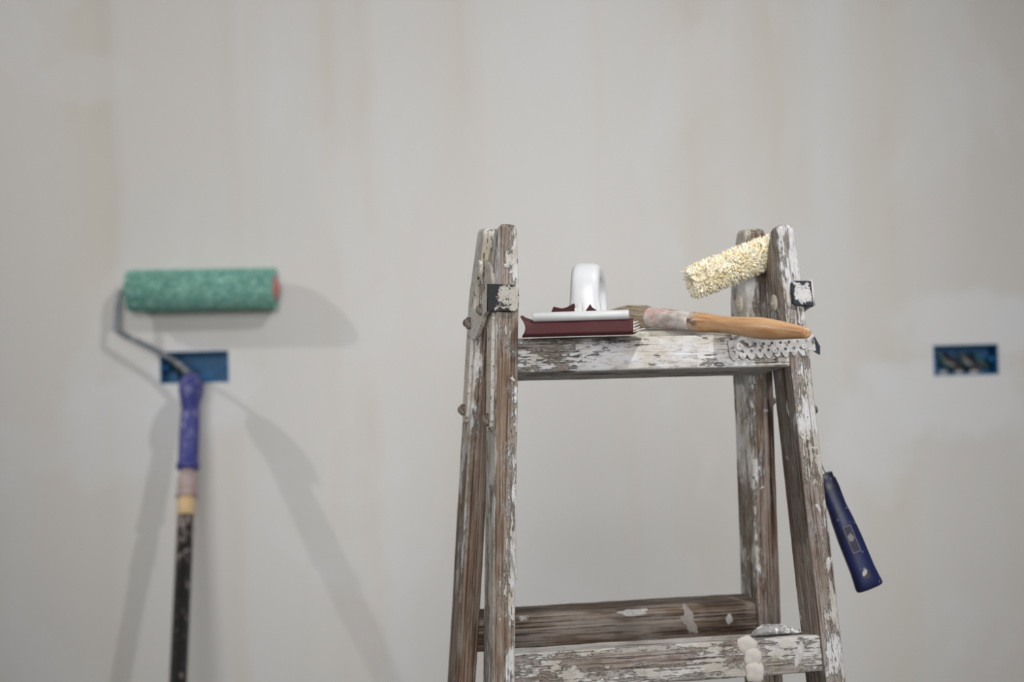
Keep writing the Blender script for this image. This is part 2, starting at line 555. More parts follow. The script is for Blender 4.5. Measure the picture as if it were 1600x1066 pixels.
def fpt(u, d, s): return O_f + XU * u + D_f * d + S_f * s       # front frame -> ladder local
def bpt(u, d, s): return O_b + XU * u + D_b * d + S_b * s

STW = .0105
def stile_frame(front, uc, slope, s_ref, s_from):
    S, D, pt = (S_f, D_f, fpt) if front else (S_b, D_b, bpt)
    ax = (S + XU * slope).normalized()
    x = D.cross(ax)
    org = pt(uc + slope * (s_from - s_ref), 0, s_from)
    return frame(org, x, D, ax), math.sqrt(1 + slope * slope)
S_BOT_F = -Z0 / math.cos(LEAN) + .0062
S_BOT_B = -Z0 / math.cos(LEAN) + .0005
stiles = {}
def make_stile(key, front, uc, slope, s_ref, s_top, mat, seed, top_depth, w=STW):
    sb = S_BOT_F if front else S_BOT_B
    M, k = stile_frame(front, uc, slope, s_ref, sb)
    L = (s_top - sb) * k
    def prof(z):
        t = max(0.0, min(1.0, (z - (L - .085)) / .085))
        y1 = .050 - (.050 - top_depth) * t ** 1.5
        tt = max(0.0, (z - (L - .05)) / .05)
        nx = .0018 * tt
        return (-w + nx, w - nx * 1.2, .0 + .001 * tt, y1)
    o = plank('stile', L, prof, mat, ladder, M, seed, .0007, .008, .0022, .005, fine_from=L - .62)
    stiles[key] = (M, k, sb, L, o)
    return o
ZT = 1.428 / math.cos(LEAN)     # local z of the top-step height on a stile
w_fl = painted_wood('timber_front_left', 1, .545, gx=9.0, gz=.10, zc=ZT, dark=(80, 65, 54), light=(132, 112, 95), wash=.55, sl=.20)
w_fr = painted_wood('timber_front_right', 2, .512, gx=4.0, gz=.22, zc=ZT, dark=(86, 71, 62), light=(136, 119, 108), wash=.65, sf=.045)
w_bl = painted_wood('timber_back_left', 3, .555, gx=-8.0, gz=.70, zc=ZT, dark=(72, 57, 47), light=(126, 103, 86), wash=.40, tint=(176, 168, 152), sl=.08)
w_br = painted_wood('timber_back_right', 4, .545, gx=-8.5, gz=.35, zc=ZT, dark=(74, 58, 49), light=(124, 103, 90), wash=.50, tint=(178, 172, 156))
make_stile('fl', True, .0059, .0568, .1294, .1294, w_fl, 1, .030)
make_stile('fr', True, .2837, -.0419, .111, .1275, w_fr, 2, .018)
make_stile('bl', False, -.0001, .0660, .11, .131, w_bl, 3, .032)
make_stile('br', False, .2768, -.0464, .1178, .1290, w_br, 4, .026, w=.0128)

def u_edge(key, s, side):
    uc, sl, sr = {'fl': (.0059, .0568, .1294), 'fr': (.2837, -.0419, .111), 'bl': (-.0001, .0660, .11), 'br': (.2768, -.0464, .1178)}[key]
    return uc + sl * (s - sr) + side * STW

def make_rung(name, front, s0, s1, d0, d1, mat, seed, rc=.002):
    pt, S, D = (fpt, S_f, D_f) if front else (bpt, S_b, D_b)
    sm = (s0 + s1) / 2
    l, r = ('fl', 'fr') if front else ('bl', 'br')
    ua, ub = u_edge(l, sm, 1) - .001, u_edge(r, sm, -1) + .001
    M = frame(pt(ua, 0, 0), -S, D, XU)
    return plank(name, ub - ua, lambda z: (-s1, -s0, d0, d1), mat, ladder, M, seed, .0009, .007, rc, .0008)
w_step = painted_wood('timber_top_step', 11, .440, gz=.20, zc=.13, dark=(70, 61, 56), light=(118, 104, 94), paint=(222, 222, 225), tint=(204, 198, 188), wash=.8, crack=.6)
w_rung = painted_wood('timber_lower_rung', 12, .497, gz=.05, zc=.16, dark=(78, 67, 61), light=(142, 126, 117), paint=(208, 205, 203), wash=.95, crack=1.0, sl=.06)
w_rungb = painted_wood('timber_back_rung', 13, .525, gx=-8, dark=(70, 57, 48), light=(114, 96, 82), paint=(196, 194, 192), tint=(150, 142, 132), wash=.5, sl=.10)
w_board = painted_wood('timber_back_board', 14, .36, dark=(84, 66, 56), light=(130, 110, 96), paint=(216, 214, 208), tint=(206, 202, 188), wash=.4)
step = make_rung('top_step', True, -.0135, .0187, .002, .082, w_step, 21, .0022)
step['label'] = 'paint-crusted flat top step'
low = make_rung('rung', True, -.3060, -.2715, .003, .066, w_rung, 22, .0025)
for k in range(2, 5):
    make_rung('rung', True, -.306 - .289 * (k - 1), -.2715 - .289 * (k - 1), .003, .066, w_rung, 22 + k, .0025)
bb = make_rung('back_board', False, -.0085, .0217, .002, .034, w_board, 31, .002)
bb.matrix_basis = bb.matrix_basis @ Matrix.Translation((.0046, 0, 0)) @ Matrix.Rotation(math.radians(-3.0), 4, 'Y')
for k in range(4):
    br_ = make_rung('back_rung', False, -.2985 - .289 * k, -.2630 - .289 * k, .004, .044, w_rungb, 32 + k, .003)
    if k == 0:
        back_rung = br_

# --- ironwork of the ladder
m_strap = crusted_metal('painted_strap_iron', 1, base=(70, 60, 52), crust=(206, 201, 192), thr=.415, rust=.30)
m_black = crusted_metal('black_iron_with_crust', 2, base=(28, 29, 34), crust=(184, 180, 172), thr=.415, rust=.12, gx=4.0, edge=(-.002, .0566, .0115, .0125, .10))
m_blackr = crusted_metal('black_iron_with_white_paint', 5, base=(40, 50, 60), crust=(208, 208, 208), thr=.40, rust=.05, edge=(.0085, .057, .0100, .0122, .22))
m_bolt = crusted_metal('grey_bolt', 3, base=(78, 75, 70), crust=(140, 134, 124), thr=.52, rust=.4)
m_tape = simple('perforated_tape_metal', (204, 202, 201), .6, .35, .45, 130, speck=(104, 98, 92), speck_thr=.545, bump=.0008)
m_saddle = crusted_metal('painted_saddle_iron', 8, base=(96, 84, 74), crust=(216, 212, 204), thr=.385, rust=.25)

def side_M(key, side, off):
    """plane on the outer side of a stile: local x = depth, y = along stile (origin at the s = 0 height), z outwards"""
    M, k, sb, L, o = stiles[key]
    org = M @ Vector((side * (STW + off), 0, (0 - sb) * k))
    X, Y, Z = M.col[0].xyz, M.col[1].xyz, M.col[2].xyz
    if side < 0:
        return frame(org, Y, Z, Y.cross(Z)), -1 if Y.cross(Z).dot(X) > 0 else 1
    return frame(org, Y, Z, Y.cross(Z)), 1 if Y.cross(Z).dot(X) > 0 else -1

def smooth2(pts, n=4):
    return [(p.x, p.y) for p in catmull([Vector((a, b, 0)) for a, b in pts], n)]

def bolt(parent, M, out, x, y, r, h, name='bolt'):
    """domed bolt with a square nut, standing out of a plate in its local z"""
    v, f = lathe_mesh([(0, r * .8), (h * .2, r * .8), (h * .22, r * 1.05), (h * .62, r * 1.05), (h * .66, r * .78), (h * .9, r * .62), (h, r * .3), (h, 0)], 12)
    v = [Vector((p.x, p.y, p.z * out)) for p in v]
    return mesh_obj(name, v, f, m_bolt, parent, Matrix.Translation((x, y, 0)))

def hinge(l, b, side, tag):
    # front leaf: strap down the front stile, curving up and back to the pivot
    M, sg = side_M(l, side, .0016)
    outer = [(.0095, -.055), (.0095, .052)] + smooth2([(.0095, .058), (.012, .075), (.021, .089), (.036, .097), (.052, .1015), (.061, .097), (.0615, .089),
                                                    (.054, .081), (.046, .070), (.040, .058), (.036, .045), (.034, .030)]) + [(.034, -.052)] + smooth2([(.0335, -.056), (.029, -.064), (.0215, -.0665), (.014, -.064), (.010, -.058)])
    if side > 0:        # the right-hand leaves are plain straight straps
        outer = [(.0095, -.055), (.0095, .056)] + smooth2([(.010, .060), (.0145, .068), (.0218, .071), (.029, .068), (.0335, .060)]) + [(.034, -.052)] + smooth2([(.0335, -.056), (.029, -.064), (.0215, -.0665), (.014, -.064), (.010, -.058)])
    lf = plate('hinge_strap', outer, [], .0026, m_strap, ladder, M)
    bolt(lf, M, sg, .021, -.056, .0056, .0085)
    if side < 0:
        bolt(lf, M, sg, .054, .0925, .0042, .004)
    # back leaf, mirrored on the back stile
    M2, sg2 = side_M(b, side, .0016 if side < 0 else .0040)
    outer = [(.034, -.055), (.034, .040)] + smooth2([(.0335, .050), (.031, .066), (.022, .080), (.006, .092), (-.008, .0985), (-.018, .0955), (-.0195, .088),
                                                   (-.012, .080), (-.003, .069), (.003, .056), (.0065, .042), (.0085, .028)]) + [(.0085, -.052)] + smooth2([(.009, -.056), (.013, -.064), (.0205, -.0665), (.028, -.064), (.0325, -.058)])
    if side > 0:        # the right-hand back leaf is a plain straight strap
        outer = [(.034, -.055), (.034, .056)] + smooth2([(.0335, .060), (.029, .068), (.0213, .071), (.0135, .068), (.009, .060)]) + [(.0085, -.052)] + smooth2([(.009, -.056), (.013, -.064), (.0205, -.0665), (.028, -.064), (.0325, -.058)])
    lb = plate('hinge_strap', outer, [], .0026, m_strap, ladder, M2)
    bolt(lb, M2, sg2, .021, -.053, .0054, .0085)
    # saddle band across both leaves, its front end bent round the face of the front stile
    M3, sg3 = side_M(l, side, .0075)
    outer = smooth2([(-.0035, .0443), (.010, .0440), (.022, .0425), (.032, .0385), (.045, .0335), (.070, .0272), (.094, .0330), (.107, .037)], 4) + \
        smooth2([(.111, .046), (.1105, .056), (.106, .0625), (.090, .0595), (.070, .0560), (.048, .0555), (.034, .0585), (.022, .0640), (.010, .0680), (-.0035, .0688)], 4)
    sd = plate('hinge_saddle', outer, [], .0030, m_saddle, ladder, M3, .0006)
    bolt(sd, M3, sg3, .030, .0500, .0052, .0075)
    bolt(sd, M3, sg3, .098, .0470, .0056, .0095)
    # front lip
    Ms, k, sb, L, o = stiles[l]
    a0, a1 = (-STW - .0090, .0092) if side < 0 else (-.0016, STW + .0068)
    org = Ms @ Vector((0, -.0022, (0 - sb) * k))
    X, Y, Z = Ms.col[0].xyz, Ms.col[1].xyz, Ms.col[2].xyz
    rc = .006 if side < 0 else .003
    lo, hi = (.0443, .0688) if side < 0 else (.0450, .0690)
    if side < 0:
        ol = [(a0, lo), (a1 - rc, lo)] + [(a1 - rc + rc * math.sin(t), lo + rc - rc * math.cos(t)) for t in (.4, .8, 1.2)] + \
             [(a1, lo + rc), (a1, hi - rc)] + [(a1 - rc + rc * math.cos(t), hi - rc + rc * math.sin(t)) for t in (.4, .8, 1.2)] + [(a1 - rc, hi), (a0, hi)]
    else:
        ol = [(a0 + rc, lo + .001), (a1, lo - .001), (a1 + .0006, hi - .001), (a0 + rc, hi)] + [(a0 + rc - rc * math.sin(t), hi - rc + rc * math.cos(t)) for t in (.5, 1.0)] + [(a0, hi - rc), (a0 - .0006, lo + rc)]
    lip = plate('hinge_lip', ol, [], .0030, m_black if side < 0 else m_blackr, ladder, frame(org, X, Z, X.cross(Z)), .0007)
    lip['label'] = 'black iron hinge lip crusted with pale paint'
hinge('fl', 'bl', -1, 'left')
hinge('fr', 'br', 1, 'right')

# washers on the inner faces of the two right-hand stiles
m_washer = crusted_metal('painted_washer', 6, base=(120, 112, 100), crust=(196, 188, 174), thr=.40, rust=.2)
for key, y, s, r in (('fr', .024, .053, .0085), ('br', .020, .052, .010)):
    M, k, sb, L, o = stiles[key]
    v, f = lathe_mesh([(0, r), (.0012, r), (.0022, r * .8), (.0026, r * .4), (.0036, r * .32), (.0040, 0)], 16)
    org = M @ Vector((-STW - (.0023 if key == 'br' else 0), y, (s - sb) * k))
    X, Y, Z = M.col[0].xyz, M.col[1].xyz, M.col[2].xyz
    mesh_obj('washer', v, f, m_washer, ladder, frame(org, Z.cross(-X), Z, -X) if False else frame(org, Y, (-X).cross(Y), -X))

# perforated tape nailed over the joint of top step and right stile
def tape():
    L0, pitch, H = .088, .0088, .0195
    n = int(L0 / pitch)
    out = [(0, H), (0, .004)]
    for k in range(n):
        for q in range(7):
            t = q / 6
            out.append((pitch * (k + t), .0058 - .0058 * math.sin(math.pi * t) + (.0005 if k % 2 else -.0003)))
    out += [(L0, .004), (L0, H)]
    holes = []
    for k in range(n):
        holes.append(circle(pitch * (k + .5), .0078, .0019, 10))
        holes.append(circle(pitch * (k + 1.0), .0142, .0017, 10))
    org = fpt(.2165, -.0012, -.0075)
    x = (XU * math.cos(.045) + S_f * math.sin(.045)).normalized()
    y = (S_f - x * S_f.dot(x)).normalized()
    M = frame(org, x, y, x.cross(y))
    holes = [h for h in holes if max(p[0] for p in h) < L0 - .001]
    o = plate('perforated_tape', out, holes, .0012, m_tape, ladder, M, .0003)
    o['label'] = 'scalloped perforated metal tape'
    # folded end standing past the stile
    pts = [Vector((L0 - .001, .003, 0)), Vector((L0 + .0035, -.0005, .002)), Vector((L0 + .0065, .008, -.002)), Vector((L0 + .0030, H + .001, -.006)), Vector((L0 - .001, H, 0))]
    back = [p + Vector((.0003, 0, -.0014)) for p in pts]
    mesh_obj('folded_end', pts + back, [(0, 1, 2, 3, 4), (9, 8, 7, 6, 5)] + [(i, (i + 1) % 5, 5 + (i + 1) % 5, 5 + i) for i in range(5)], m_blackr, o, smooth=False)
    for (x_, y_, r) in ((.0105, .0125, .0042), (.046, .0065, .0028), (.0765, .0085, .0030)):
        v, f = lathe_mesh([(0, r), (.0006, r), (.0012, r * .7), (.0012, r * .30), (.0004, r * .28), (.0004, 0)], 14)
        mesh_obj('nail_head', v, f, m_tape, o, Matrix.Translation((x_, y_, .0008)))
tape()

# dried paint: blobs and a drip
m_blob = simple('dried_paint_blob', (206, 200, 194), .75, .25, .12, 120, bump=.0006)
m_white = simple('fresh_white_paint', (204, 202, 200), .7, .25, .35, 260)
def blob(parent, pos, r, h, seed, sx=1.0, sy=1.0, mat=m_blob, rot=0.0, name='paint_blob', face='front', rag=.30):
    """flattened dome on the face whose outward side is -y of the parent board"""
    prof = [(0, r), (h * .35, r * .96), (h * .7, r * .78), (h * .93, r * .45), (h, 0)]
    v, f = lathe_mesh(prof, 18)
    vv = []
    for p in v:
        k = 1 + rag * noise.noise(Vector((p.x / r * 1.5 + seed * 3.1, p.y / r * 1.5, seed * 1.37)))
        x, y = p.x * k * sx, p.y * k * sy
        vv.append(Vector((x * math.cos(rot) - y * math.sin(rot), -p.z * (1 + .3 * noise.noise(p * 220)), x * math.sin(rot) + y * math.cos(rot))))
    return mesh_obj(name, vv, f, mat, parent, Matrix.Translation(pos) @ (Matrix.Rotation(-math.pi / 2, 4, 'Z') if face == 'left' else Matrix()))
# lower rung: its local z runs along the rung, local -x is up; the blobs stick to its front (y = d0)
def on_rung(u, s): return (-s, .0034, u - (u_edge('fl', -.2888, 1) - .001))
for i, (u, s, r, h) in enumerate(((.2165, -.2760, .0098, .0036), (.2215, -.2880, .0098, .0040), (.2225, -.3010, .0104, .0042))):
    blob(low, on_rung(u, s), r, h, i + 1)
blob(low, on_rung(.2680, -.2885), .0120, .0010, 7, 1.0, .32, m_white, rot=-.35 + math.pi, name='paint_smear')
# spatter lumps on the stiles: (stile, face, across, height s, radius, thickness, stretch)
for i, (key, face, a, sv, r, h, st) in enumerate((('fr', 'left', .020, -.052, .0052, .0016, 1.3), ('fr', 'front', -.002, -.085, .0046, .0018, 1.2), ('fr', 'front', .004, -.094, .0030, .0016, 1.0),
        ('fr', 'front', .007, -.102, .0026, .0014, 1.0), ('fr', 'front', -.004, -.118, .0020, .0012, 1.0), ('fr', 'front', .002, -.150, .0030, .0010, 1.6), ('fr', 'left', .034, -.100, .0030, .0012, 1.2),
        ('fl', 'front', -.002, .088, .0026, .0016, 1.0), ('fl', 'front', .004, .090, .0020, .0014, 1.0), ('fl', 'front', -.004, -.240, .0016, .0010, 1.0), ('fl', 'front', .006, -.020, .0024, .0012, 1.4),
        ('br', 'front', .004, -.060, .0026, .0012, 1.2), ('br', 'front', -.003, -.140, .0020, .0012, 1.0), ('fr', 'front', .006, -.205, .0034, .0012, 2.2), ('fr', 'front', -.003, -.060, .0024, .0012, 1.5))):
    Mq, kq, sbq, Lq, oq = stiles[key]
    zq = (sv - sbq) * kq
    pos = (a, .0004, zq) if face == 'front' else (-STW + .0003, a, zq)
    blob(oq, pos, r * .95, h * .55, 20 + i, .8, st * 1.25, m_white, rot=i * .7, face=face, rag=1.1)
# back rung: a pale oval blob and a broad grey smear
def on_back(u, sv): return (-sv, .0044, u - (u_edge('bl', -.2808, 1) - .001))
blob(back_rung, on_back(.2520, -.2790), .0048, .0012, 41, 1.25, .8, m_white, name='paint_blob')
# drip on the left front stile
Ms, k, sb, L, fl_obj = stiles['fl']
zr = (-.186 - sb) * k
dr = tube('paint_drip', catmull([(.0062, -.0002, zr + .010), (.0075, -.0008, zr + .002), (.0096, -.0004, zr - .008), (.0106, .0004, zr - .018)], 5), lambda t: .0028 * (1 - .75 * t) + .0003, m_white, fl_obj, n=8)

m_smear = simple('thin_grey_paint', (158, 152, 146), .75, .25, .3, 160)
blob(back_rung, on_back(.2080, -.2800), .0150, .0007, 43, 1.05, .62, m_smear, rot=.5, name='paint_smear', rag=.8)
blob(back_rung, on_back(.1480, -.2665), .0110, .0009, 44, .35, 1.6, m_white, name='paint_smear', rag=.6)

# ------------------------------------------------------------------ crumpled scrap on the lower rung
m_film = simple('grey_film', (160, 160, 160), .55, .4, .35, 260, speck=(228, 228, 226), speck_thr=.52, bump=.0012)
def scrap():
    c = LADDER_M @ fpt(.2585, .030, -.2713)
    tl = Matrix.Rotation(-LEAN, 4, 'X')
    E = Matrix.Translation(c) @ Matrix.Rotation(PHI, 4, 'Z') @ tl
    rings = []
    n = 18
    for i in range(22):
        t = i / 21
        x = -.026 + .050 * t
        hgt = .0125 * math.sin(math.pi * min(1, t * 1.0)) ** .5 * (1.0 - .55 * t) + .0008
        wd = .013 * math.sin(math.pi * (t * .9 + .05)) ** .6
        ring = []
        for k in range(n):
            a = 2 * math.pi * k / n
            q = noise.noise(Vector((t * 9, math.cos(a) * 2.2, math.sin(a) * 2.2)))
            y = wd * math.cos(a) * (1 + .3 * q)
            z = hgt * .5 + hgt * .5 * math.sin(a) * (1 + .5 * q * (1 if math.sin(a) > 0 else 0))
            ring.append(Vector((x + .002 * q, y, max(z, 0.0002))))
        rings.append(ring)
    v, f = loft(rings)
    o = mesh_obj('paint_scrap', v, f, m_film, None, None)
    o.matrix_world = E
    o['label'] = 'crumpled grey and white paint scrap lying on the lower rung near the right stile'
    o['category'] = 'scrap'
scrap()

# ------------------------------------------------------------------ hand sander
white_plastic = simple('glossy_white_plastic', (226, 228, 232), .28, .5, .03, 60)
m_rod = simple('white_clamp_plastic', (214, 217, 218), .4, .4, .05, 80)
m_paper = simple('maroon_sandpaper', (82, 38, 41), .6, .35, .3, 900, bump=.0003)
m_backing = simple('paper_backing', (222, 218, 212), .8, .2, .1, 300)
m_steel = simple('zinc_steel', (176, 176, 174), .4, .5, .1, 200, metal=.6)
SY = math.radians(-7)
st_M = Matrix.Translation((.0618, -1.137, 1.4466)) @ Matrix.Rotation(SY, 4, 'Z') @ Matrix.Rotation(math.radians(3.0), 4, 'X')
sander = empty('hand_sander', st_M, 'white hand sander wrapped in maroon sandpaper lying on the top step', 'sander')
HW = .0505     # half width
SL = .136      # length
def sander_parts():
    # white sole with a rounded front
    rings = []
    for i, x in enumerate((-HW + .003, -HW + .002, HW - .004, HW - .003)):
        ins = .001 if i in (0, 3) else 0
        rings.append([Vector((x, y, z)) for y, z in ((.006 + ins, .0036), (SL - ins, .0036), (SL - ins, .0105), (.012, .0105), (.0065 + ins, .008))])
    v, f = loft(rings)
    mesh_obj('sole', v, f, m_rod, sander, smooth=False)
    # paper wrapped under the sole and round the front, curling at the left corner
    path = [(SL - .01, .0004), (.06, .0004), (.012, .0006), (.0035, .0012), (.0012, .0038), (.0028, .0076), (.0046, .0112), (.0080, .0136), (.018, .0142), (.030, .0142)]
    path = [(p.x, p.y) for p in catmull([Vector((a, b, 0)) for a, b in path], 4)]
    nx = 36
    def surf(off):
        grid = []
        for i in range(nx + 1):
            t = i / nx
            x = -HW - .0024 + (2 * HW + .0020) * t
            row = []
            for j, (a, b) in enumerate(path):
                nxt = path[min(j + 1, len(path) - 1)]; prv = path[max(j - 1, 0)]
                tx, tz = nxt[0] - prv[0], nxt[1] - prv[1]
                L = math.hypot(tx, tz) or 1
                na, nb = tz / L, -tx / L
                front = max(0.0, min(1.0, (b - .002) / .0115))
                w = .0006 * noise.noise(Vector((x * 60, b * 90, 2.0)))
                flare = front ** 2 * max(0, (.10 - t) / .10)     # ear at the left end
                pinch = max(0, (.14 - t) / .14) * front * (1 - front) * 4
                xx = x - .0035 * flare + .006 * pinch * max(0, 1 - t / .14) * .5 + (.0020 * front if t < .02 else 0)
                ear = .0055 * flare
                row.append(Vector((xx, a + (w + off) * na - .002 * flare, b + (w + off) * nb + ear)))
            grid.append(row)
        return grid
    g0, g1 = surf(0.0), surf(-.0007)
    def sheet(g, flip=False):
        v = [p for r in g for p in r]; m = len(g[0]); f = []
        for i in range(len(g) - 1):
            for j in range(m - 1):
                f.append((i * m + j, (i + 1) * m + j, (i + 1) * m + j + 1, i * m + j + 1))
        return v, f
    v0, f0 = sheet(g0); v1, f1 = sheet(g1)
    n0 = len(v0); m = len(path)
    f = f0 + [tuple(n0 + k for k in q) for q in f1]
    R = len(g0)
    for i in range(R - 1):
        for j in (0, m - 1):
            f.append((i * m + j, (i + 1) * m + j, n0 + (i + 1) * m + j, n0 + i * m + j))
    for j in range(m - 1):
        for i in (0, R - 1):
            f.append((i * m + j, i * m + j + 1, n0 + i * m + j + 1, n0 + i * m + j))
    sp = mesh_obj('sandpaper', v0 + v1, f, m_paper, sander)
    # torn flaps standing above the clamp rod
    for pts in ([(-.0275, 0), (-.0245, .0062), (-.0205, .0050), (-.0165, .0042), (-.0120, .0052), (-.0070, .0078), (-.0048, .0086), (-.0040, .0030), (-.0025, 0)],
                [(.0045, 0), (.0075, .0040), (.0100, .0076), (.0120, .0040), (.0155, .0018), (.0165, 0)]):
        vf = [Vector((x, .0225 - z * .25, .0218 + z)) for x, z in pts]
        vb = [p + Vector((0, .0007, 0)) for p in vf]
        n = len(pts)
        mesh_obj('torn_flap', vf + vb, [tuple(range(n)), tuple(range(2 * n - 1, n - 1, -1))] + [(i, (i + 1) % n, n + (i + 1) % n, n + i) for i in range(n)], m_paper, sp, smooth=False)
    # layers of paper backing showing at the right end
    for k in range(4):
        z0 = .0020 + .0027 * k
        x0, x1 = HW - .0006, HW + .0050 - .0006 * k + (.005 if k == 0 else 0)
        vv = [Vector((x0, .004 + .002 * k, z0)), Vector((x1, .008 + .002 * k, z0 + (.003 if k == 0 else .0012))), Vector((x1, .050, z0 + .0012)), Vector((x0, .050, z0))]
        vv += [p + Vector((0, 0, .0009)) for p in vv]
        mesh_obj('paper_layer', vv, [(0, 3, 2, 1), (4, 5, 6, 7), (0, 1, 5, 4), (1, 2, 6, 5), (2, 3, 7, 6), (3, 0, 4, 7)], m_backing, sp, smooth=False)
    # pale cut edge of the paper along the bottom front
    mesh_obj('paper_edge', *loft([[Vector((x, .004 + .0007 * a, -.0009 + .0008 * b)) for a, b in ((0, 0), (6, 0), (6, 1), (0, 1))] for x in (-HW - .0018, HW + .0045)]), m_backing, sp, smooth=False)
    # clamp rod
    rw0, rw1 = -.0430, .0465
    rings = []
    for x, q in ((rw0, .80), (rw0 + .0008, 1), (rw1 - .0008, 1), (rw1, .80)):
        rings.append([Vector((x, .0095 + q * a, .0184 + q * b)) for a, b in
                      [(.0060 * math.cos(t), .0046 * math.sin(t)) for t in [2 * math.pi * k / 20 for k in range(20)]]])
    v, f = loft(rings)
    rod = mesh_obj('clamp_rod', v, f, m_rod, sander)
    # deck behind the rod and lever
    rings = []
    for x, ins in ((-HW + .008, .001), (-HW + .009, 0), (HW - .009, 0), (HW - .008, .001)):
        rings.append([Vector((x, y, z)) for y, z in ((.020, .010), (SL - .020, .010), (SL - .020, .0175 - ins), (.020, .0175 - ins))])
    v, f = loft(rings)
    mesh_obj('deck', v, f, white_plastic, sander, smooth=False)
    lx = .0010
    lv = loft([[Vector((lx + a, .0145 + b, z + .0015 * a / .002)) for a, b in ((-.0018, -.0016), (.0018, -.0016), (.0018, .0016), (-.0018, .0016))] for z in (.0185, .0300, .0306)])
    mesh_obj('clamp_lever', *lv, m_steel, sander, smooth=False)
    mesh_obj('lever_plate', *loft([[Vector((lx - .0055, y, z)) for y, z in ((.0165, .0212), (.0185, .0212), (.0185, .0262), (.0165, .0262))], [Vector((lx + .0005, y, z)) for y, z in ((.0165, .0212), (.0185, .0212), (.0185, .0272), (.0165, .0272))]]), m_steel, sander, smooth=False)
    # D handle: rounded band swept up, over and down at the back
    path = catmull([(.0042, .034, .014), (.0042, .034, .028), (.0044, .035, .042), (.0048, .039, .0525), (.0052, .050, .0592), (.0058, .066, .0590), (.0064, .080, .0545),
                    (.0068, .091, .0460), (.0070, .096, .034), (.0070, .098, .014)], 6)
    def sec(i, t):
        w = .0148 - .0012 * math.sin(math.pi * min(1, t * 1.4)) + .0022 * (max(0, .18 - t) / .18)
        th = .0088
        n = 24
        return [(w * math.copysign(abs(math.cos(a)) ** .55, math.cos(a)), th * math.copysign(abs(math.sin(a)) ** .70, math.sin(a))) for a in [2 * math.pi * k / n for k in range(n)]]
    v, f = loft(sweep_rings(path, sec, Vector((0, -1, 0))))
    mesh_obj('handle', v, f, white_plastic, sander)
sander_parts()

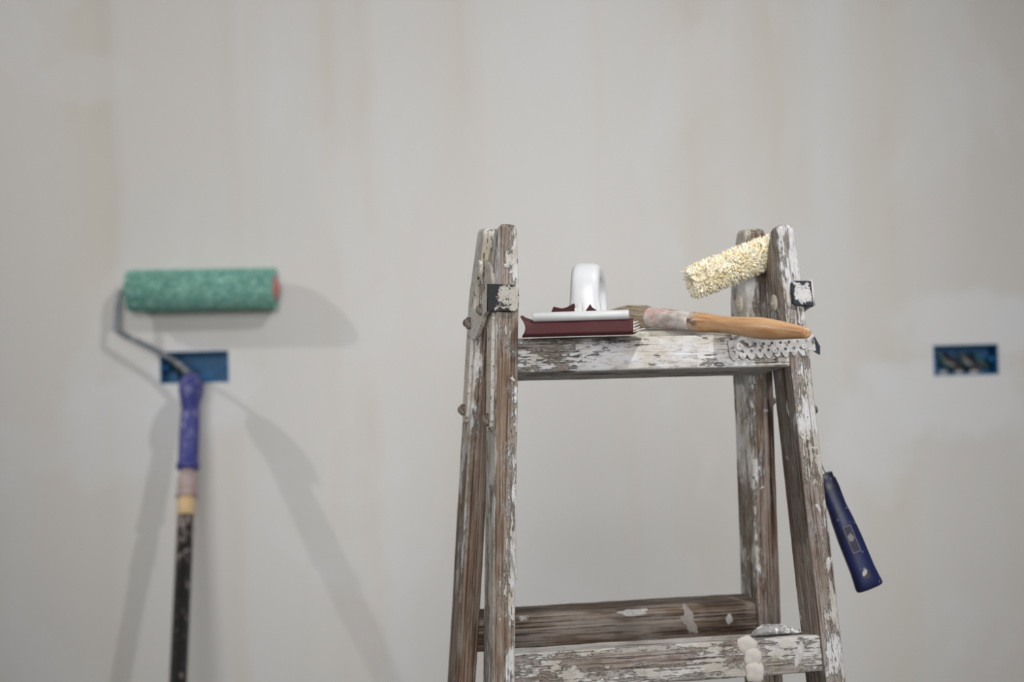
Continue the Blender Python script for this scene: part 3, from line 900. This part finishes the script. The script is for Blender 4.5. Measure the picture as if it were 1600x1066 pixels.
# ------------------------------------------------------------------ paintbrush
def brush():
    a = Vector((.1443, -.985, 1.4682))       # ferrule start
    e = Vector((.2665, -1.170, 1.4434))      # handle end
    M = axis_frame(a, e)
    E = empty('paintbrush', M, 'paintbrush with orange wooden handle resting across the top step', 'paintbrush')
    L = (e - a).length
    Lf = .066                                 # ferrule length
    t = NT('orange_varnished_wood')
    g = t.noise(t.coord((130, 130, 12)), 1.0, 5, .6)
    c = t.ramp(g, [(.3, srgb(164, 114, 74)), (.5, srgb(205, 161, 118)), (.7, srgb(219, 183, 140))])
    z = t.sep(t.coord())[2]
    rub = t.noise(t.coord((90, 90, 60), (4, 1, 2)), 1.0, 6, .65)
    c = t.mix(t.ss(t.math('ADD', t.math('MULTIPLY', rub, .05), t.math('MULTIPLY', z, -1.0)), -.058, -.040), c, srgb(186, 178, 168))
    c = t.mix(t.math('MULTIPLY', t.ss(rub, .50, .62), t.math('SUBTRACT', 1.0, t.ss(z, .070, .098))), c, srgb(122, 92, 70))
    c = t.mix(t.ss(rub, .665, .68), c, srgb(226, 220, 210))
    t.bump(rub, .2, .0005)
    wood = t.done(c, .36, 0, .45)
    t = NT('paint_smeared_ferrule')
    br = t.node('ShaderNodeTexBrick')
    xyz = t.sep(t.coord())
    comb = t.node('ShaderNodeCombineXYZ')
    t.put(comb.inputs[0], t.math('MULTIPLY', xyz[2], 60)); t.put(comb.inputs[1], t.math('MULTIPLY', t.math('ARCTAN2', xyz[0], xyz[1]), 1.1))
    t.put(br.inputs['Vector'], comb.outputs[0])
    br.inputs['Color1'].default_value = (1, 1, 1, 1); br.inputs['Color2'].default_value = (.25, .25, .25, 1); br.inputs['Mortar'].default_value = (0, 0, 0, 1)
    br.inputs['Mortar Size'].default_value = .05; br.inputs['Scale'].default_value = 1.6; br.inputs['Brick Width'].default_value = .45
    n1 = t.noise(t.coord((120, 120, 70)), 1.0, 6, .65)
    n2 = t.noise(t.coord((60, 60, 90), (5, 2, 1)), 1.0, 4, .6)
    c = t.mix(t.ss(n1, .40, .60), srgb(172, 166, 158), srgb(206, 198, 194))
    red = t.math('MULTIPLY', t.math('MULTIPLY', br.outputs['Color'], t.ss(n2, .38, .48)), t.math('SUBTRACT', 1.0, t.ss(xyz[2], .034, .046)))
    c = t.mix(t.math('MULTIPLY', red, .9), c, srgb(204, 96, 84))
    t.bump(n1, .5, .0006)
    fer = t.done(c, .6, 0, .3)
    # ferrule (oval sleeve with a lip), handle and bristles share the axis
    v, f = lathe_mesh([(0, .0092), (0, .0104), (.0020, .0108), (.0032, .0103), (.020, .0104), (.042, .0098), (Lf - .004, .0096), (Lf, .0092), (Lf, .0080)], 28)
    v = [Vector((p.x * 1.12, p.y, p.z)) for p in v]
    mesh_obj('ferrule', v, f, fer, E)
    hp = [(Lf - .010, .0085), (Lf - .002, .0096), (Lf + .012, .0100), (Lf + .030, .0088), (Lf + .046, .0083), (Lf + .070, .0093), (L - .060, .0104),
          (L - .040, .0092), (L - .020, .0070), (L - .006, .0056), (L - .002, .0052), (L, .0038), (L, 0)]
    hp = sorted(hp, key=lambda q: (q[0], -q[1]))
    hs = catmull([Vector((z_, r_, 0)) for z_, r_ in hp], 4)
    v, f = lathe_mesh([(p.x, max(p.y, 0)) for p in hs], 26)
    mesh_obj('handle', v, f, wood, E)
    # bristles: hundreds of hairs leaning to one side
    mb = simple('bristle_hair', (198, 182, 160), .6, .3, .4, 700)
    vv, ff = [], []
    r = random.Random(5)
    BEND = -.004 if M.col[1].z > 0 else .004
    for k in range(620):
        a0 = r.uniform(0, 2 * math.pi); rad = math.sqrt(r.random())
        x0, y0 = .0100 * rad * math.cos(a0) * 1.1, .0096 * rad * math.sin(a0)
        Lh = .084 * (1 - .14 * rad * rad) * r.uniform(.9, 1.03)
        sp = r.uniform(.9, 1.25)
        pts = []
        for q in range(5):
            u_ = q / 4
            bulge = 1 + .32 * math.sin(math.pi * min(1, u_ * 1.15)) * sp - .35 * u_ ** 2.2
            pts.append(Vector((x0 * bulge + .0006 * math.sin(k + q), y0 * bulge + BEND * u_ * u_ + .0006 * math.cos(k * 1.7 + q), -.001 + .004 - (Lh + .004) * u_)))
        i0 = len(vv)
        rr = .00042
        for q, p in enumerate(pts):
            w = rr * (1 - .6 * q / 4)
            for s in range(3):
                vv.append(p + Vector((w * math.cos(2.09 * s + k), w * math.sin(2.09 * s + k), 0)))
        for q in range(4):
            for s in range(3):
                s2 = (s + 1) % 3
                ff.append((i0 + q * 3 + s, i0 + q * 3 + s2, i0 + q * 3 + 3 + s2, i0 + q * 3 + 3 + s))
    # solid heart of the tuft
    cv, cf = lathe_mesh([(.002, .0085), (-.004, .0095), (-.020, .0110), (-.044, .0104), (-.060, .0066), (-.070, 0)], 18)
    i0 = len(vv)
    vv += [Vector((p.x * 1.1, p.y - .004 * (p.z / .06) ** 2, p.z)) for p in cv]
    ff += [tuple(i0 + q for q in face) for face in cf]
    o = mesh_obj('bristles', vv, ff, mb, E)
    o['kind'] = 'stuff'
brush()

# ------------------------------------------------------------------ naps for rollers
def nap_mesh(L, r_core, length, count, seed, width, ends=True, lean=.5):
    r = random.Random(seed)
    vv, ff = [], []
    def tuft(p, n, t, ln, w):
        n = n.normalized(); b = n.cross(t).normalized(); t2 = b.cross(n)
        bend = (t * r.uniform(-1, 1) + b * r.uniform(-1, 1)) * lean * ln
        i0 = len(vv)
        for q, (s, wd) in enumerate(((0, w), (.45, w * 1.15), (.8, w * .8))):
            c = p + n * ln * s + bend * s * s
            for k in range(4):
                a = math.pi / 2 * k
                vv.append(c + b * wd * math.cos(a) + t2 * wd * math.sin(a))
        vv.append(p + n * ln + bend)
        for q in range(2):
            for k in range(4):
                k2 = (k + 1) % 4
                ff.append((i0 + q * 4 + k, i0 + q * 4 + k2, i0 + q * 4 + 4 + k2, i0 + q * 4 + 4 + k))
        for k in range(4):
            ff.append((i0 + 8 + k, i0 + 8 + (k + 1) % 4, i0 + 12))
    for k in range(count):
        z = r.uniform(0, L); a = r.uniform(0, 2 * math.pi)
        n = Vector((math.cos(a), math.sin(a), 0)); t = Vector((0, 0, 1))
        edge = 0
        if ends:
            if z < length: edge = -(1 - z / length)
            if z > L - length: edge = 1 - (L - z) / length
        nn = n + t * edge * .9
        tuft(n * r_core * .97 + t * z, nn, t, length * r.uniform(.75, 1.15), width * r.uniform(.7, 1.2))
    if ends:
        for zz, sg in ((0, -1), (L, 1)):
            for k in range(count // 12):
                a = r.uniform(0, 2 * math.pi); rad = r_core * r.uniform(.45, 1)
                n = Vector((math.cos(a) * .8, math.sin(a) * .8, sg * .8))
                tuft(Vector((math.cos(a) * rad, math.sin(a) * rad, zz)), n, Vector((0, 0, 1)) if abs(n.z) < .99 else Vector((1, 0, 0)), length * .7 * r.uniform(.7, 1.1), width)
    cv, cf = lathe_mesh([(0, .004), (0, r_core), (L, r_core), (L, .004)], 28)
    i0 = len(vv)
    vv += cv
    ff += [tuple(i0 + q for q in face) for face in cf]
    return vv, ff

# ------------------------------------------------------------------ mini roller hung behind the right stile
def mini_roller():
    tl = Vector((.1836, -1.024, 1.5008)); tr = Vector((.2645, -1.0070, 1.5318))
    ax = (tr - tl).normalized()
    h0 = Vector((.3160, -.988, 1.3030)); h1 = Vector((.3595, -.990, 1.1855))
    E = empty('mini_roller', Matrix.Translation(h1), 'cream fluffy mini paint roller with blue handle hooked behind the right ladder stile', 'paint roller')
    inv = Matrix.Translation(-h1)
    t = NT('cream_fleece')
    n = t.noise(t.coord((120, 120, 120)), 1.0, 4, .6)
    c = t.mix(t.ss(n, .42, .62), srgb(245, 240, 222), srgb(236, 225, 190))
    t.b.inputs['Subsurface Weight'].default_value = 0.0
    fleece = t.done(c, .85, 0, .15)
    v, f = nap_mesh((tr - tl).length, .0105, .0080, 2500, 4, .00120, True, .42)
    o = mesh_obj('roller_cover', v, f, fleece, E, inv @ axis_frame(tl, tr))
    o['label'] = 'cream fluffy roller sleeve'
    o['kind'] = 'stuff'
    wire = simple('roller_wire_zinc', (170, 172, 176), .35, .5, .1, 150, metal=.8)
    hd = (h1 - h0).normalized()
    p = [tl + ax * .02, tr + ax * .004, tr + ax * .0070 + Vector((0, 0, -.003)), tr + ax * .0080 + Vector((0, .001, -.012)), Vector((.2625, -1.001, 1.490)), Vector((.2640, -1.000, 1.455)), Vector((.2800, -.992, 1.405)), Vector((.2970, -.988, 1.350)), h0 - hd * .012, h0 + hd * .012]
    tube('wire_frame', [inv @ q for q in catmull(p, 6)], .0024, wire, E, n=8)
    # handle
    t = NT('navy_plastic_with_paint')
    nz = t.noise(t.coord((90, 90, 90)), 1.0, 6, .7)
    n3 = t.noise(t.coord((35, 35, 35), (3, 1, 4)), 1.0, 5, .65)
    c = t.mix(t.math('MULTIPLY', t.ss(n3, .45, .6), .6), srgb(31, 39, 82), srgb(25, 28, 50))
    c = t.mix(t.math('MULTIPLY', t.ss(nz, .60, .68), .75), c, srgb(146, 152, 168))
    z = t.sep(t.coord())[2]
    c = t.mix(t.math('MULTIPLY', t.math('SUBTRACT', 1.0, t.ss(t.math('ADD', z, t.math('MULTIPLY', nz, .02)), .022, .046)), .75), c, srgb(24, 28, 38))
    t.bump(nz, .3, .0006)
    navy = t.done(c, .42, 0, .45)
    LH = (h1 - h0).length
    M = axis_frame(h0, h1, Vector((0, -1, 0)))      # local x across, y depth, z down the handle
    # make local x point to the right
    prof = [(0, .0070, .0070), (.0005, .0088, .0080), (.006, .0088, .0082), (.0065, .0098, .0086), (.016, .0104, .0090), (.026, .0100, .0090), (.036, .0098, .0094), (.050, .0112, .0100), (.070, .0124, .0104),
            (.090, .0126, .0102), (.104, .0128, .0098), (.114, .0136, .0094), (LH - .004, .0144, .0090), (LH - .001, .0140, .0080), (LH, .0120, .0060)]
    rings = []
    n = 24
    for z_, a_, b_ in prof:
        rings.append([Vector((a_ * math.copysign(abs(math.cos(q)) ** .8, math.cos(q)), b_ * math.copysign(abs(math.sin(q)) ** .8, math.sin(q)), z_)) for q in [2 * math.pi * k / n for k in range(n)]])
    v, f = loft(rings)
    o = mesh_obj('handle', v, f, navy, E, inv @ M)
    o['label'] = 'navy blue plastic grip with a hanging hole'
    cv, cf = lathe_mesh([(-.03, .0047), (.03, .0047)], 20)
    cut = mesh_obj('cut', cv, cf, navy, E, inv @ M @ Matrix.Translation((.001, 0, LH - .0165)) @ Matrix.Rotation(math.pi / 2, 4, 'X'))
    bm_ = o.modifiers.new('hole', 'BOOLEAN'); bm_.object = cut; bm_.operation = 'DIFFERENCE'; bm_.solver = 'EXACT'
    bpy.context.view_layer.update()
    dg = bpy.context.evaluated_depsgraph_get()
    me = bpy.data.meshes.new_from_object(o.evaluated_get(dg))
    o.modifiers.clear(); o.data = me
    bpy.data.objects.remove(cut)
    me.polygons.foreach_set('use_smooth', [True] * len(me.polygons))
    try:
        me.set_sharp_from_angle(angle=math.radians(40))
    except Exception:
        pass
    # raised frame and chips of an emblem on the front of the grip
    side = -1 if (M.col[1].xyz.y > 0) else 1
    Y = side * .0108
    pale = simple('emblem_rim', (104, 98, 116), .6, .3, .3, 300)
    flat = Matrix(((1, 0, 0, 0), (0, 0, 1, Y), (0, -1, 0, 0), (0, 0, 0, 1)))
    rim = lambda x0, x1, z0, z1: [(x0, -z0), (x1, -z0), (x1, -z1), (x0, -z1)]
    e = plate('emblem_frame', rim(-.0048, .0042, .0560, .0845), [rim(-.0040, .0034, .0570, .0835)], .0008, pale, o, flat, .0002)
    dark = simple('emblem_field', (20, 24, 52), .4, .4, .1, 300)
    grey = simple('emblem_wedge', (126, 124, 128), .5, .4, .2, 300)
    plate('emblem_field', rim(-.0036, .0030, .0574, .0830), [], .0004, dark, o, flat @ Matrix.Translation((0, 0, 0)), .0001)
    sh = Matrix.Translation((0, 0, side * .0004))
    plate('emblem_mark', [(-.0034, -.0660), (.0010, -.0640), (.0028, -.0700), (-.0004, -.0725), (-.0034, -.0712)], [], .0006, grey, o, flat @ sh, .0001)
mini_roller()

# ------------------------------------------------------------------ long paint roller leaning on the wall
def long_roller():
    hT = Vector((-.5385, -.062, 1.4256))
    def pole_at(z):
        k = (1.4256 - z)
        return Vector((-.5385 + .0225 * k, -.062 - .385 * k, z))
    foot = pole_at(0.014)
    E = empty('paint_roller', Matrix.Translation((foot.x, foot.y, 0)), 'green paint roller on a long black pole leaning against the wall', 'paint roller')
    inv = Matrix.Translation((-foot.x, -foot.y, 0))
    cl, cr = Vector((-.6468, -.0375, 1.5729)), Vector((-.4021, -.0375, 1.5712))
    t = NT('green_nap')
    n = t.noise(t.coord((90, 90, 90)), 1.0, 5, .65)
    c = t.mix(t.ss(n, .35, .65), srgb(116, 171, 158), srgb(160, 204, 192))
    green = t.done(c, .95, 0, .1)
    v, f = nap_mesh((cr - cl).length, .0315, .0055, 6500, 8, .0011, True, .5)
    o = mesh_obj('roller_cover', v, f, green, E, inv @ axis_frame(cl, cr))
    o['label'] = 'sage green short-pile roller sleeve'
    o['kind'] = 'stuff'
    pink = simple('pink_end_cap', (206, 120, 116), .5, .35, .15, 90)
    M = axis_frame(cl, cr); LL = (cr - cl).length
    for z_, sg in ((LL, 1), (0, -1)):
        v, f = lathe_mesh([(-.004, .022), (.003, .022), (.0045, .0205), (.005, .012), (.008, .010), (.009, .0)], 26)
        v = [Vector((p.x, p.y, p.z * sg)) for p in v]
        mesh_obj('end_cap', v, f, pink, E, inv @ M @ Matrix.Translation((0, 0, z_)))
    wire = simple('grey_wire', (132, 140, 150), .4, .45, .2, 60, metal=.5, speck=(210, 208, 204), speck_thr=.56)
    ax = (cr - cl).normalized()
    path = [cl + ax * .01, cl - ax * .010, cl - ax * .016 + Vector((0, 0, -.003)), cl - ax * .0195 + Vector((0, 0, -.012)), Vector((-.6705, -.040, 1.513)), Vector((-.6685, -.0405, 1.5065)), Vector((-.660, -.042, 1.5005)),
            Vector((-.5945, -.050, 1.467)), Vector((-.566, -.055, 1.4495)), Vector((-.5470, -.059, 1.4340)), Vector((-.5392, -.061, 1.4235)), pole_at(1.39)]
    tube('wire_frame', [inv @ p for p in catmull(path, 5)], .0046, wire, E, n=10)
    t = NT('violet_plastic_with_paint')
    n = t.noise(t.coord((70, 70, 45)), 1.0, 6, .68)
    c = t.mix(t.math('MULTIPLY', t.ss(n, .52, .68), .6), srgb(60, 64, 132), srgb(166, 166, 188))
    violet = t.done(c, .5, 0, .4)
    zt, zb = 1.428, 1.272
    A, Bp = pole_at(zt), pole_at(zb)
    LH = (Bp - A).length
    v, f = lathe_mesh([(0, .004), (0, .012), (.005, .0165), (.018, .0205), (.032, .0200), (.050, .0160), (.062, .0152), (.085, .0162), (.110, .0168), (.140, .0168), (LH - .012, .0170), (LH - .011, .0188), (LH - .002, .0188), (LH, .015)], 24)
    # drip guard swelling away from the wall near the top of the grip
    HM = axis_frame(A, Bp)
    fr = HM.to_3x3().inverted() @ Vector((0, -1, 0)); fr.z = 0; fr.normalize()
    vv = []
    for p in v:
        k = max(0.0, p.x * fr.x + p.y * fr.y) / .020
        g = max(0.0, min(1.0, (p.z - .004) / .040)) * (1.0 - max(0.0, min(1.0, (p.z - .050) / .010)))
        vv.append(p + fr * (.020 * g * min(1.0, k)))
    mesh_obj('handle', vv, f, violet, E, inv @ HM)
    ad = simple('paint_smeared_socket', (178, 160, 158), .7, .3, .4, 60, speck=(188, 118, 116), speck_thr=.56)
    A, Bp = pole_at(1.274), pole_at(1.228); LH = (Bp - A).length
    v, f = lathe_mesh([(0, .011), (.006, .0125), (.016, .0155), (LH - .008, .0160), (LH - .006, .0172), (LH, .0172), (LH, .010)], 22)
    mesh_obj('socket', v, f, ad, E, inv @ axis_frame(A, Bp))
    wd = simple('pale_wood_collar', (212, 184, 140), .6, .3, .15, 120)
    A, Bp = pole_at(1.229), pole_at(1.199); LH = (Bp - A).length
    v, f = lathe_mesh([(0, .012), (.002, .0145), (LH - .002, .0145), (LH, .012)], 22)
    mesh_obj('collar', v, f, wd, E, inv @ axis_frame(A, Bp))
    t = NT('black_pole_spattered')
    n = t.noise(t.coord((150, 150, 60)), 1.0, 6, .72)
    z = t.sep(t.coord())[2]
    thr = t.math('ADD', n, t.math('MULTIPLY', t.math('SUBTRACT', 1.0, t.ss(z, .0, .14)), .12))
    c = t.mix(t.math('MULTIPLY', t.ss(thr, .60, .66), .8), srgb(26, 25, 26), srgb(176, 164, 160))
    black = t.done(c, .5, 0, .4)
    A, Bp = pole_at(1.202), foot; LH = (Bp - A).length
    v, f = lathe_mesh([(0, .010), (.001, .0135), (LH - .03, .0140), (LH - .029, .0152), (LH - .003, .0152), (LH, .012)], 22)
    mesh_obj('pole', v, f, black, E, inv @ axis_frame(A, Bp))
long_roller()
